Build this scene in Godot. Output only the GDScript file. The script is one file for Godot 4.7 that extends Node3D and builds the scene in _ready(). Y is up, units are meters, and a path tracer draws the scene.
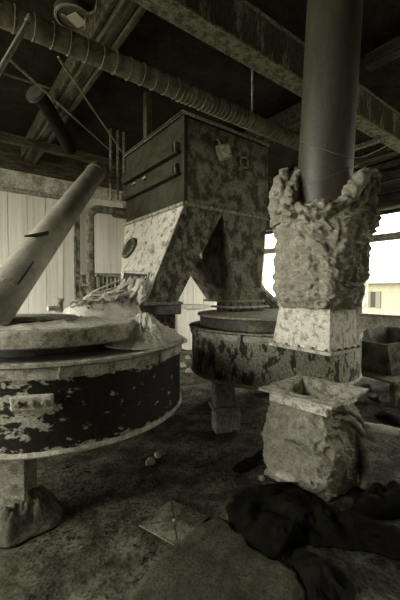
extends Node3D
# An abandoned mill hall: two round mill tubs, a two-legged hopper, a wrapped down-pipe.
# World axes follow the building: +x runs along the back wall, -z runs towards it.

const F := 335.0
const EYE := Vector3(0.0, 1.6, 0.0)
var cam_basis: Basis
var M := {}
var rng := RandomNumberGenerator.new()
var taken := {}

# ---------------------------------------------------------------- pixels to places
func ray(px: float, py: float) -> Vector3:
	return cam_basis * Vector3((px - 200.0) / F, (300.0 - py) / F, -1.0)
func at(px: float, py: float, d: float) -> Vector3:
	return EYE + ray(px, py) * d
func on_y(px: float, py: float, y := 0.0) -> Vector3:
	var r := ray(px, py)
	return EYE + r * ((y - EYE.y) / r.y)
func on_z(px: float, py: float, z: float) -> Vector3:
	var r := ray(px, py)
	return EYE + r * ((z - EYE.z) / r.z)
func on_x(px: float, py: float, x: float) -> Vector3:
	var r := ray(px, py)
	return EYE + r * ((x - EYE.x) / r.x)

# ---------------------------------------------------------------- colours, textures, materials
func tone(v: float) -> Color:      # a base colour of linear value v in the warm grey of the place
	var warm := pow(clampf(v, 0.0, 1.0), 0.35)
	return Color(v * 1.03, v * lerpf(0.96, 1.0, warm), v * lerpf(0.52, 0.90, warm))
func noise_bytes(sd: int, freq: float, oct: int, s: int, kind := FastNoiseLite.TYPE_SIMPLEX_SMOOTH) -> PackedByteArray:
	var n := FastNoiseLite.new()
	n.seed = sd; n.frequency = freq; n.fractal_octaves = oct; n.noise_type = kind; n.fractal_gain = 0.66
	n.fractal_type = FastNoiseLite.FRACTAL_FBM
	var im := n.get_seamless_image(s, s)
	im.convert(Image.FORMAT_L8)
	return im.get_data()
# three tones: base, blotches over it, and fine grain; returns [albedo, normal]
func blotch(sd: int, base: float, spot: float, thr: float, soft: float, freq: float, grain: float, bump := 3.0, s := 448) -> Array:
	var a := noise_bytes(sd, freq * 0.55, 7, s)
	var b := noise_bytes(sd + 7, freq * 2.6, 4, s)
	var c := noise_bytes(sd + 13, freq * 0.4, 2, s)
	var img := Image.create(s, s, false, Image.FORMAT_RGB8)
	var hgt := Image.create(s, s, false, Image.FORMAT_L8)
	var data := PackedByteArray(); data.resize(s * s * 3)
	var hd := PackedByteArray(); hd.resize(s * s)
	var lut := PackedByteArray(); lut.resize(1024 * 3)
	for i in 1024:
		var cc := tone(i / 1023.0).clamp().linear_to_srgb()
		lut[i * 3] = int(cc.r * 255.0); lut[i * 3 + 1] = int(cc.g * 255.0); lut[i * 3 + 2] = int(cc.b * 255.0)
	for i in s * s:
		var fb := (b[i] / 255.0 - 0.5) * 0.95
		var gx := (i % s) / 3
		var gy := (i / s) / 3
		var hsh := (gx * 374761393 + gy * 668265263 + sd * 9176) & 0x7fffffff
		hsh = ((hsh ^ (hsh >> 13)) * 1274126177) & 0x7fffffff
		var grit := ((hsh >> 8) & 255) / 255.0 - 0.5
		fb += grit * 0.25
		var t := smoothstep(thr - soft * 1.7, thr + soft * 1.7, a[i] / 255.0 + fb * 0.34 + (c[i] / 255.0 - 0.5) * 0.35)
		var v := lerpf(base, spot, t) * (1.0 + grain * (fb * 1.5 + grit * 1.1) + (c[i] / 255.0 - 0.5) * grain * 0.8)
		var k := int(clampf(v, 0.0, 1.0) * 1023.0) * 3
		data[i * 3] = lut[k]; data[i * 3 + 1] = lut[k + 1]; data[i * 3 + 2] = lut[k + 2]
		hd[i] = int(clampf(0.5 + fb * 0.5 + grit * 0.3 + (0.5 - t) * 0.4, 0.0, 1.0) * 255.0)
	img.set_data(s, s, false, Image.FORMAT_RGB8, data)
	hgt.set_data(s, s, false, Image.FORMAT_L8, hd)
	hgt.convert(Image.FORMAT_RGBA8)
	hgt.bump_map_to_normal_map(bump)
	return [ImageTexture.create_from_image(img), ImageTexture.create_from_image(hgt)]
func mat(called: String, maps: Array, rough := 0.9, scale := Vector3.ONE, nscale := 0.6, metal := 0.0) -> StandardMaterial3D:
	var m := StandardMaterial3D.new()
	m.albedo_texture = maps[0]
	m.roughness = rough; m.metallic = metal
	m.metallic_specular = 0.5 if rough < 0.65 else 0.16
	m.uv1_triplanar = true; m.uv1_world_triplanar = true
	m.uv1_scale = scale
	if nscale > 0.0:
		m.normal_enabled = true; m.normal_texture = maps[1]; m.normal_scale = nscale
	M[called] = m
	return m
func plain(called: String, v: float, rough := 0.9, metal := 0.0) -> StandardMaterial3D:
	var m := StandardMaterial3D.new()
	m.albedo_color = tone(v).linear_to_srgb()
	m.roughness = rough; m.metallic = metal
	M[called] = m
	return m
# paint on a tub wall unrolled: u round the tub, v up; pale where the dark paint has flaked
func tub_paint(sd: int, dark: float, pale: float, bare_low: float, bare_high: float, patch_u: float, patch_w: float, patch_gain: float, thr: float, tall := 1.0) -> StandardMaterial3D:
	var w := 1024
	var h := 128
	var n := FastNoiseLite.new(); n.seed = sd; n.frequency = 0.05; n.fractal_octaves = 6; n.fractal_gain = 0.6
	var g := FastNoiseLite.new(); g.seed = sd + 3; g.frequency = 0.15; g.fractal_octaves = 2
	var img := Image.create(w, h, false, Image.FORMAT_RGB8)
	for y in h:
		var v := 1.0 - y / float(h)
		for x in w:
			var ang := TAU * x / w
			var p := Vector3(cos(ang) * 163.0, y * tall, sin(ang) * 163.0)
			var du := absf(x / float(w) - patch_u)
			du = minf(du, 1.0 - du)
			var pv := Vector2(du / patch_w, (v - 0.58) / 0.42).length()
			var lean := bare_low * smoothstep(0.16, 0.0, v) + bare_high * smoothstep(0.86, 1.0, v) + patch_gain * smoothstep(1.1, 0.2, pv)
			var k := n.get_noise_3dv(p) + lean + g.get_noise_3dv(p) * 0.2
			var t := smoothstep(thr - 0.09, thr + 0.09, k)
			var val := lerpf(dark, pale, t) * (1.0 + 0.9 * g.get_noise_3dv(p * 2.3))
			img.set_pixel(x, y, tone(clampf(val, 0.0, 1.0)).linear_to_srgb())
	var m := StandardMaterial3D.new()
	m.albedo_texture = ImageTexture.create_from_image(img)
	m.roughness = 0.62
	m.metallic_specular = 0.25
	return m

# ---------------------------------------------------------------- mesh helpers
func flat() -> SurfaceTool:
	var st := SurfaceTool.new(); st.begin(Mesh.PRIMITIVE_TRIANGLES); st.set_smooth_group(-1); return st
func smooth() -> SurfaceTool:
	var st := SurfaceTool.new(); st.begin(Mesh.PRIMITIVE_TRIANGLES); st.set_smooth_group(0); return st
func done(st: SurfaceTool) -> ArrayMesh:
	st.generate_normals(); return st.commit()
func face(st: SurfaceTool, p: Array, away: Vector3) -> void:   # a convex face turned away from a point inside
	var a: Vector3 = p[0]
	var n := Vector3.ZERO
	for i in range(1, p.size() - 1):
		n += (p[i] - a).cross(p[i + 1] - a)
	var mid := Vector3.ZERO
	for q in p: mid += q
	mid /= p.size()
	var out := n.dot(mid - away) > 0.0
	for i in range(1, p.size() - 1):
		if out:
			st.add_vertex(a); st.add_vertex(p[i + 1]); st.add_vertex(p[i])
		else:
			st.add_vertex(a); st.add_vertex(p[i]); st.add_vertex(p[i + 1])
func add_box(st: SurfaceTool, lo: Vector3, hi: Vector3, b := 0.006, xf := Transform3D()) -> void:
	var c := (lo + hi) * 0.5
	var e := (hi - lo) * 0.5
	b = minf(b, minf(e.x, minf(e.y, e.z)) * 0.5)
	var v := func(s: Vector3, ax: int) -> Vector3:
		var q := Vector3(s.x * e.x, s.y * e.y, s.z * e.z)
		for k in 3:
			if k != ax: q[k] -= s[k] * b
		return xf * (c + q)
	var mid := xf * c
	for ax in 3:
		var u := (ax + 1) % 3
		var w := (ax + 2) % 3
		for s in [-1.0, 1.0]:
			var pts := []
			for k in [[-1, -1], [1, -1], [1, 1], [-1, 1]]:
				var sg := Vector3.ZERO
				sg[ax] = s; sg[u] = k[0]; sg[w] = k[1]
				pts.append(v.call(sg, ax))
			face(st, pts, mid)
		for k in [[-1, -1], [1, -1], [1, 1], [-1, 1]]:
			var s1 := Vector3.ZERO
			s1[u] = k[0]; s1[w] = k[1]; s1[ax] = -1
			var s2 := s1; s2[ax] = 1
			face(st, [v.call(s1, u), v.call(s2, u), v.call(s2, w), v.call(s1, w)], mid)
	for x in [-1.0, 1.0]:
		for y in [-1.0, 1.0]:
			for z in [-1.0, 1.0]:
				var s := Vector3(x, y, z)
				face(st, [v.call(s, 0), v.call(s, 1), v.call(s, 2)], mid)
func box(lo: Vector3, hi: Vector3, b := 0.006, xf := Transform3D()) -> ArrayMesh:
	var st := flat(); add_box(st, lo, hi, b, xf); return done(st)
func cbox(size: Vector3, b := 0.006) -> ArrayMesh:
	return box(-size * 0.5, size * 0.5, b)
func add_hexa(st: SurfaceTool, b: Array, t: Array) -> void:     # four points below, four above
	var mid := Vector3.ZERO
	for i in 4: mid += b[i] + t[i]
	mid /= 8.0
	face(st, b, mid); face(st, t, mid)
	for i in 4:
		var j := (i + 1) % 4
		face(st, [b[i], b[j], t[j], t[i]], mid)
func hexa(b: Array, t: Array) -> ArrayMesh:
	var st := flat(); add_hexa(st, b, t); return done(st)
func plate(p: Array, thick: Vector3) -> ArrayMesh:
	var q := []
	for k in p: q.append(k + thick)
	return hexa(p, q)
func lathe(prof: Array, seg := 64, sharp := true, wob := 0.0, sd := 1) -> ArrayMesh:   # profile of (radius, height), with uv
	var st := SurfaceTool.new(); st.begin(Mesh.PRIMITIVE_TRIANGLES)
	var n := FastNoiseLite.new(); n.seed = sd; n.frequency = 1.3
	var h0: float = prof[0].y
	var h1: float = prof[0].y
	for q in prof:
		h0 = minf(h0, q.y); h1 = maxf(h1, q.y)
	for i in prof.size() - 1:
		st.set_smooth_group(i if sharp else 0)
		for k in seg:
			var q := []
			for c in [[i, k], [i + 1, k], [i + 1, k + 1], [i, k + 1]]:
				var ang: float = TAU * c[1] / seg
				var pr: Vector2 = prof[c[0]]
				var dir := Vector3(cos(ang), 0, sin(ang))
				var rr := pr.x
				if wob > 0.0 and rr > 0.001: rr += wob * n.get_noise_3dv(dir * 1.7 + Vector3(0, pr.y * 2.0, 0))
				q.append([dir * rr + Vector3(0, pr.y, 0), Vector2(float(c[1]) / seg, 1.0 - (pr.y - h0) / maxf(h1 - h0, 0.001))])
			for t in [0, 1, 2, 0, 2, 3]:
				st.set_uv(q[t][1]); st.add_vertex(q[t][0])
	return done(st)
func add_tube(st: SurfaceTool, pts: Array, rads: Array, seg := 10, squash := 1.0, rough := 0.0, sd := 1, side_up := Vector3.UP) -> void:
	var n := FastNoiseLite.new(); n.seed = sd; n.frequency = 13.0; n.fractal_octaves = 4; n.fractal_gain = 0.6
	var rings := []
	for i in pts.size():
		var a: Vector3 = pts[maxi(i - 1, 0)]
		var b: Vector3 = pts[mini(i + 1, pts.size() - 1)]
		var d := (b - a).normalized()
		var up := side_up
		if absf(d.dot(up)) > 0.95: up = Vector3(0.8, 0.1, 0.6).normalized()
		var x := d.cross(up).normalized()
		var y := x.cross(d).normalized()
		var r: float = rads[mini(i, rads.size() - 1)]
		var ring := []
		for k in seg:
			var ang := TAU * k / seg
			var p: Vector3 = pts[i] + (x * cos(ang) + y * sin(ang) * squash) * r
			if rough > 0.0: p += (p - pts[i]).normalized() * rough * n.get_noise_3dv(p)
			ring.append(p)
		rings.append(ring)
	for i in rings.size() - 1:
		for k in seg:
			var k2 := (k + 1) % seg
			for p in [rings[i][k], rings[i + 1][k], rings[i + 1][k2], rings[i][k], rings[i + 1][k2], rings[i][k2]]:
				st.add_vertex(p)
	st.set_smooth_group(-1)
	for e in [0, rings.size() - 1]:
		for k in seg:
			var k2 := (k + 1) % seg
			if e == 0:
				st.add_vertex(pts[e]); st.add_vertex(rings[e][k]); st.add_vertex(rings[e][k2])
			else:
				st.add_vertex(pts[e]); st.add_vertex(rings[e][k2]); st.add_vertex(rings[e][k])
	st.set_smooth_group(0)
func tube(pts: Array, r: float, seg := 12) -> ArrayMesh:
	var st := smooth(); add_tube(st, pts, [r], seg); return done(st)
func shaggy(pts: Array, rads: Array, squash := 0.6, rough := 0.02, sd := 1, seg := 12) -> ArrayMesh:
	var st := smooth(); add_tube(st, curve(pts, 10), spread(rads, (pts.size() - 1) * 10 + 1), seg, squash, rough, sd); return done(st)
func curve(pts: Array, sub := 6) -> Array:
	var out := []
	for i in pts.size() - 1:
		var p0: Vector3 = pts[maxi(i - 1, 0)]
		var p3: Vector3 = pts[mini(i + 2, pts.size() - 1)]
		for k in sub:
			out.append(pts[i].cubic_interpolate(pts[i + 1], p0, p3, float(k) / sub))
	out.append(pts[-1])
	return out
func spread(rads: Array, n: int) -> Array:
	var out := []
	for i in n:
		var t := float(i) / (n - 1) * (rads.size() - 1)
		var k := mini(int(t), rads.size() - 2)
		out.append(lerpf(rads[k], rads[k + 1], t - k))
	return out
func arc(c: Vector3, r: float, u: Vector3, v: Vector3, a0: float, a1: float, n := 12) -> Array:
	var out := []
	for i in n + 1:
		var a := lerpf(a0, a1, float(i) / n)
		out.append(c + (u * cos(a) + v * sin(a)) * r)
	return out
func ring_tube(c: Vector3, r: float, u: Vector3, v: Vector3, tr: float, n := 28, seg := 6) -> ArrayMesh:
	var st := smooth()
	for i in n:
		var a := TAU * i / n
		var b := TAU * (i + 1) / n
		var da := u * cos(a) + v * sin(a)
		var db := u * cos(b) + v * sin(b)
		var w := u.cross(v)
		for k in seg:
			var s := TAU * k / seg
			var s2 := TAU * (k + 1) / seg
			var q := [c + da * (r + cos(s) * tr) + w * sin(s) * tr, c + db * (r + cos(s) * tr) + w * sin(s) * tr, c + db * (r + cos(s2) * tr) + w * sin(s2) * tr, c + da * (r + cos(s2) * tr) + w * sin(s2) * tr]
			for t in [0, 1, 2, 0, 2, 3]: st.add_vertex(q[t])
	return done(st)
# a body over an outline on the ground: height(u, x, z), u is 0 in the middle and 1 at the outline
func mound(outline: Array, base_y: float, height: Callable, rings := 14, sub := 8, ragged := 0.0, sd := 1) -> ArrayMesh:
	var n := FastNoiseLite.new(); n.seed = sd; n.frequency = 3.0; n.fractal_octaves = 3
	var ring := []
	var m := outline.size()
	var c := Vector3.ZERO
	for i in m:
		for k in sub:
			var p: Vector3 = outline[i].cubic_interpolate(outline[(i + 1) % m], outline[(i + m - 1) % m], outline[(i + 2) % m], float(k) / sub)
			ring.append(p)
	for p in ring: c += p
	c /= ring.size()
	if ragged > 0.0:
		for i in ring.size():
			var p: Vector3 = ring[i]
			ring[i] = p + (p - c).normalized() * ragged * n.get_noise_2d(p.x * 3.0, p.z * 3.0)
	var st := smooth()
	var pt := func(r: int, i: int) -> Vector3:
		var u := float(r) / rings
		var p: Vector3 = c.lerp(ring[i % ring.size()], u)
		p.y = base_y + height.call(u, p.x, p.z)
		return p
	var grid := []
	for r in rings + 1:
		var row := []
		for i in ring.size(): row.append(pt.call(r, i))
		grid.append(row)
	var k := ring.size()
	for r in rings:
		for i in k:
			var j := (i + 1) % k
			if r > 0:
				st.add_vertex(grid[r][i]); st.add_vertex(grid[r + 1][i]); st.add_vertex(grid[r][j])
			st.add_vertex(grid[r][j]); st.add_vertex(grid[r + 1][i]); st.add_vertex(grid[r + 1][j])
	for i in k:
		var j := (i + 1) % k
		var a: Vector3 = grid[rings][i]
		var b: Vector3 = grid[rings][j]
		var a2 := Vector3(a.x, base_y, a.z)
		var b2 := Vector3(b.x, base_y, b.z)
		for p in [a, a2, b, b, a2, b2, Vector3(c.x, base_y, c.z), b2, a2]: st.add_vertex(p)
	return done(st)

# ---------------------------------------------------------------- nodes
func numbered(called: String) -> String:
	if not taken.has(called):
		taken[called] = 0
		return called
	taken[called] += 1
	return "%s_%03d" % [called, taken[called]]
func part(called: String, mesh: Mesh, m: Material, parent: Node) -> MeshInstance3D:
	var o := MeshInstance3D.new()
	o.name = called; o.mesh = mesh; o.material_override = m
	parent.add_child(o, true)
	return o
func tag(o: Node, label: String, category: String, group := "") -> void:
	o.set_meta("label", label); o.set_meta("category", category)
	if group: o.set_meta("group", group)
func thing(called: String, label: String, category: String, where := Vector3.ZERO, turn := 0.0, group := "") -> Node3D:
	var o := Node3D.new()
	o.name = numbered(called); add_child(o)
	o.position = where; o.rotation.y = turn
	tag(o, label, category, group)
	return o
func single(called: String, mesh: Mesh, m: Material, label: String, category: String, where := Vector3.ZERO, group := "") -> MeshInstance3D:
	var o := MeshInstance3D.new()
	o.name = numbered(called); o.mesh = mesh; o.material_override = m
	add_child(o); o.position = where
	tag(o, label, category, group)
	return o
func struct(called: String, mesh: Mesh, m: Material) -> MeshInstance3D:
	var o := MeshInstance3D.new()
	o.name = numbered(called); o.mesh = mesh; o.material_override = m
	add_child(o)
	o.set_meta("kind", "structure")
	return o

# ---------------------------------------------------------------- build
func _ready() -> void:
	rng.seed = 41
	setup_view()
	make_materials()
	build_room()
	build_outside()
	build_roof()
	build_tubs()
	build_hopper()
	build_downpipe()
	build_floor_box()
	build_left_pipes()
	build_wall_clutter()
	build_debris()

func setup_view() -> void:
	var cam := Camera3D.new()
	cam.name = "camera"
	add_child(cam)
	cam.position = EYE
	cam.rotation = Vector3(deg_to_rad(-1.7), deg_to_rad(-37.3), 0.0)
	cam.fov = rad_to_deg(2.0 * atan(300.0 / F))
	cam.near = 0.05; cam.far = 300.0
	cam.current = true
	cam_basis = cam.basis
	var we := WorldEnvironment.new()
	we.name = "world_environment"
	var env := Environment.new()
	env.background_mode = Environment.BG_COLOR
	env.background_color = Color(1.0, 0.99, 0.96)
	env.background_energy_multiplier = 1.0
	env.tonemap_mode = Environment.TONE_MAPPER_LINEAR
	env.tonemap_exposure = 13.0
	env.sdfgi_enabled = true; env.ssao_enabled = true; env.ssil_enabled = true
	we.environment = env
	add_child(we)

func make_materials() -> void:
	mat("wall", blotch(11, 0.56, 0.40, 0.62, 0.25, 0.016, 0.12), 0.92, Vector3(1.6, 0.06, 1.6), 0.12)
	mat("plaster", blotch(17, 0.40, 0.18, 0.58, 0.16, 0.02, 0.5), 0.95, Vector3(0.6, 0.6, 0.6), 0.5)
	mat("soot", blotch(19, 0.022, 0.010, 0.5, 0.2, 0.012, 0.5), 0.95, Vector3(0.5, 0.5, 0.5), 0.4)
	var wood := blotch(23, 0.075, 0.028, 0.52, 0.15, 0.02, 0.6)
	mat("timber", wood, 0.9, Vector3(2.2, 2.2, 0.35), 0.7)
	mat("cross_timber", wood, 0.9, Vector3(0.35, 2.2, 2.2), 0.7)   # the same wood, its grain along the hall
	mat("girder", blotch(29, 0.065, 0.19, 0.64, 0.10, 0.016, 0.5), 0.8, Vector3(0.9, 0.22, 0.9), 0.4)
	mat("girder_edge", blotch(31, 0.20, 0.08, 0.52, 0.12, 0.03, 0.6), 0.85, Vector3(1.2, 1.2, 1.2), 0.6)
	mat("duct", blotch(37, 0.15, 0.06, 0.55, 0.18, 0.02, 0.4), 0.75, Vector3(1.2, 1.2, 1.2), 0.5)
	mat("pale_pipe", blotch(41, 0.26, 0.15, 0.58, 0.18, 0.012, 0.35), 0.7, Vector3(0.8, 0.8, 0.8), 0.35)
	mat("column", blotch(43, 0.065, 0.04, 0.55, 0.2, 0.012, 0.35), 0.42, Vector3(1.4, 0.3, 1.4), 0.25)
	mat("wool", blotch(47, 0.30, 0.17, 0.52, 0.2, 0.022, 0.5, 6.0), 1.0, Vector3(1.3, 1.3, 1.3), 1.0)
	mat("fibre", blotch(53, 0.52, 0.36, 0.52, 0.2, 0.03, 0.5, 5.0), 1.0, Vector3(1.6, 1.6, 1.6), 0.9)
	mat("dust", blotch(54, 0.52, 0.36, 0.56, 0.12, 0.03, 0.6, 5.0), 1.0, Vector3(1.6, 1.6, 1.6), 0.9)
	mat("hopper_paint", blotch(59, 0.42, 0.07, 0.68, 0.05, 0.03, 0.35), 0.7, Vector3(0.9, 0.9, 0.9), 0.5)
	mat("hopper_rust", blotch(61, 0.17, 0.035, 0.50, 0.14, 0.03, 0.6), 0.75, Vector3(0.9, 0.7, 0.9), 0.5)
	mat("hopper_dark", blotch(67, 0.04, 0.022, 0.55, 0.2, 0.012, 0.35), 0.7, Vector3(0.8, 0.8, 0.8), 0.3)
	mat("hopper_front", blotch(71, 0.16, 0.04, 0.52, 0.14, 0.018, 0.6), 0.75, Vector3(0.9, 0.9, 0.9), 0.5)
	mat("rust_edge", blotch(73, 0.30, 0.12, 0.5, 0.14, 0.04, 0.6), 0.85, Vector3(1.4, 1.4, 1.4), 0.7)
	mat("pale_iron", blotch(79, 0.42, 0.16, 0.60, 0.10, 0.03, 0.5), 0.8, Vector3(1.2, 1.2, 1.2), 0.6)
	mat("black_iron", blotch(83, 0.035, 0.07, 0.62, 0.10, 0.03, 0.5), 0.6, Vector3(1.2, 1.2, 1.2), 0.5)
	mat("chute_pale", blotch(89, 0.52, 0.20, 0.62, 0.08, 0.04, 0.4), 0.85, Vector3(1.2, 1.2, 1.2), 0.8)
	mat("lid", blotch(97, 0.36, 0.13, 0.62, 0.10, 0.03, 0.5), 0.9, Vector3(1.1, 1.1, 1.1), 0.7)
	mat("concrete", blotch(101, 0.095, 0.025, 0.50, 0.16, 0.02, 0.8), 0.9, Vector3(0.45, 0.45, 0.45), 0.7)
	mat("slab", blotch(103, 0.06, 0.03, 0.55, 0.16, 0.02, 0.5), 0.9, Vector3(0.7, 0.7, 0.7), 0.7)
	mat("tarp", blotch(107, 0.005, 0.011, 0.6, 0.12, 0.03, 0.5), 0.85, Vector3(1.2, 1.2, 1.2), 0.5)
	mat("stone", blotch(109, 0.30, 0.16, 0.55, 0.16, 0.03, 0.5), 0.95, Vector3(1.4, 1.4, 1.4), 0.8)
	mat("outer_wall", blotch(113, 0.17, 0.15, 0.55, 0.2, 0.012, 0.2), 0.95, Vector3(0.3, 0.3, 0.3), 0.0)
	mat("roof_tile", blotch(127, 0.15, 0.12, 0.55, 0.2, 0.02, 0.3), 0.95, Vector3(0.4, 0.4, 0.4), 0.0)
	mat("ground", blotch(131, 0.30, 0.22, 0.55, 0.2, 0.02, 0.3), 0.95, Vector3(0.2, 0.2, 0.2), 0.0)
	plain("wire", 0.16, 0.6, 0.3)
	plain("shutter", 0.07)
	plain("black_hole", 0.01)
	plain("enamel", 0.30, 0.4)
	var ph := tub_hit(Vector3(0.869, 0, -3.234), 1.085, ray(22, 415)) - Vector3(0.869, 0, -3.234)
	M["tub_near"] = tub_paint(5, 0.014, 0.30, 0.75, 0.45, fposmod(atan2(ph.z, ph.x) / TAU, 1.0), 0.045, 0.62, 0.43)
	M["tub_far"] = tub_paint(9, 0.045, 0.25, 0.25, 0.35, 0.45, 0.2, 0.2, 0.0, 0.3)

const X0 := -2.6
const X1 := 8.3
const Z0 := -7.97
const Z1 := 3.0
const TOP := 4.6

func build_room() -> void:
	# floor: uneven trodden concrete
	var n := FastNoiseLite.new(); n.seed = 3; n.frequency = 0.7; n.fractal_octaves = 4
	var st := smooth()
	var nx := 150
	var nz := 130
	var hy := func(i: int, k: int) -> Vector3:
		var x := lerpf(X0 - 0.1, X1 + 0.1, float(i) / nx)
		var z := lerpf(Z0 - 0.1, Z1 + 0.1, float(k) / nz)
		return Vector3(x, -0.012 + 0.014 * n.get_noise_2d(x, z) + 0.006 * n.get_noise_2d(x * 6.0, z * 6.0), z)
	for i in nx:
		for k in nz:
			var a: Vector3 = hy.call(i, k)
			var b: Vector3 = hy.call(i + 1, k)
			var c: Vector3 = hy.call(i + 1, k + 1)
			var d: Vector3 = hy.call(i, k + 1)
			for p in [a, b, c, a, c, d]: st.add_vertex(p)
	st.set_smooth_group(-1)
	add_box(st, Vector3(X0 - 0.3, -0.5, Z0 - 0.3), Vector3(X1 + 0.3, -0.05, Z1 + 0.3), 0.01)
	struct("floor", done(st), M.concrete)
	struct("ceiling", box(Vector3(X0 - 0.3, TOP, Z0 - 0.3), Vector3(X1 + 0.3, TOP + 0.25, Z1 + 0.3), 0.01), M.soot)
	# back wall with boards
	var back := struct("wall_back", box(Vector3(X0 - 0.3, -0.3, Z0 - 0.3), Vector3(X1 + 0.3, TOP, Z0), 0.01), M.plaster)
	var x := X0 + 0.02
	var panels := []
	for k in 3: panels.append(box(Vector3(0.0, 0.0, 0.0), Vector3(0.355, 3.62, 0.018 + 0.005 * k), 0.006))
	while x < X1 - 0.36:
		var o := part("panel", panels[rng.randi() % 3], M.wall, back)
		o.position = Vector3(x, 0.0, Z0)
		x += 0.365
	part("ledge", box(Vector3(X0, 3.64, Z0), Vector3(X1 - 0.02, 3.72, Z0 + 0.05), 0.01), M.rust_edge, back)
	part("wall_plate", box(Vector3(X0, 4.09, Z0), Vector3(X1 - 0.02, 4.595, Z0 + 0.12), 0.01), M.cross_timber, back)
	# right wall with long openings
	st = flat()
	add_box(st, Vector3(X1, -0.3, Z0), Vector3(X1 + 0.3, 1.0, Z1), 0.01)
	add_box(st, Vector3(X1, 3.5, Z0), Vector3(X1 + 0.3, TOP, Z1), 0.01)
	for z in [[Z0, -7.65], [-4.75, -4.2], [-0.4, 0.2], [2.6, Z1]]:
		add_box(st, Vector3(X1, 0.98, z[0]), Vector3(X1 + 0.3, 3.52, z[1]), 0.01)
	var wr := struct("wall_right", done(st), M.plaster)
	for y in [3.52, 3.82, 4.14]:
		part("lintel_beam", box(Vector3(X1 - 0.16, y, Z0 + 0.13), Vector3(X1 - 0.002, y + 0.26, Z1 - 0.01), 0.012), M.timber, wr)
	var spans := [[-7.65, -4.75], [-4.2, -0.4]]
	for i in 2:
		var z0: float = spans[i][0]
		var z1: float = spans[i][1]
		var w := struct("window_%d" % (i + 1), box(Vector3(X1 - 0.06, 0.96, z0 - 0.05), Vector3(X1 + 0.34, 1.02, z1 + 0.05), 0.01), M.rust_edge)
		part("rail", box(Vector3(X1 + 0.1, 2.78, z0), Vector3(X1 + 0.2, 2.96, z1), 0.012), M.pale_iron, w)
		part("head", box(Vector3(X1 + 0.08, 3.42, z0), Vector3(X1 + 0.22, 3.5, z1), 0.012), M.timber, w)
		for z in ([-6.95, -5.85] if i == 0 else [-2.2]):
			part("mullion", box(Vector3(X1 + 0.1, 1.02, z - 0.05), Vector3(X1 + 0.2, 3.42, z + 0.05), 0.012), M.timber, w)
	# left wall, out of view: the bays that let the daylight in stand between piers
	st = flat()
	add_box(st, Vector3(X0 - 0.3, -0.3, Z0), Vector3(X0, 0.5, Z1), 0.01)
	add_box(st, Vector3(X0 - 0.3, 4.2, Z0), Vector3(X0, TOP, Z1), 0.01)
	for z in [[Z0, -7.8], [-4.9, -4.6], [-1.8, Z1]]:
		add_box(st, Vector3(X0 - 0.3, 0.48, z[0]), Vector3(X0, 4.22, z[1]), 0.01)
	struct("wall_left", done(st), M.plaster)
	struct("wall_front", box(Vector3(X0 - 0.3, -0.3, Z1), Vector3(X1 + 0.3, TOP, Z1 + 0.3), 0.01), M.plaster)

func build_outside() -> void:
	var g := struct("ground", box(Vector3(-60, -1.9, -60), Vector3(70, -1.5, 60), 0.01), M.ground)
	g.name = "yard_ground"
	# a pale house beyond the right-hand windows
	var corner := at(363, 290, 21.0)
	var hs := thing("house", "pale house with tiled roof and dark shutters seen through the window opening", "house", Vector3(corner.x, -1.5, corner.z), deg_to_rad(-12))
	part("wall", box(Vector3(0, 0, 0), Vector3(6.0, 3.55, 14.0), 0.02), M.outer_wall, hs)
	var st := flat()
	add_hexa(st, [Vector3(-0.35, 3.5, -0.4), Vector3(6.35, 3.5, -0.4), Vector3(6.35, 3.5, 14.4), Vector3(-0.35, 3.5, 14.4)], [Vector3(2.9, 5.0, -0.4), Vector3(3.1, 5.0, -0.4), Vector3(3.1, 5.0, 14.4), Vector3(2.9, 5.0, 14.4)])
	part("roof", done(st), M.roof_tile, hs)
	for z in [0.75, 3.6, 6.5, 9.4]:
		var w := part("window", box(Vector3(-0.02, 2.05, z - 0.17), Vector3(0.03, 3.0, z + 0.17), 0.004), M.black_hole, hs)
		for s in [-1, 1]:
			part("shutter", box(Vector3(-0.06, 2.03, z + s * 0.33 - 0.16), Vector3(0.0, 3.02, z + s * 0.33 + 0.16), 0.006), M.shutter, w)

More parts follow.
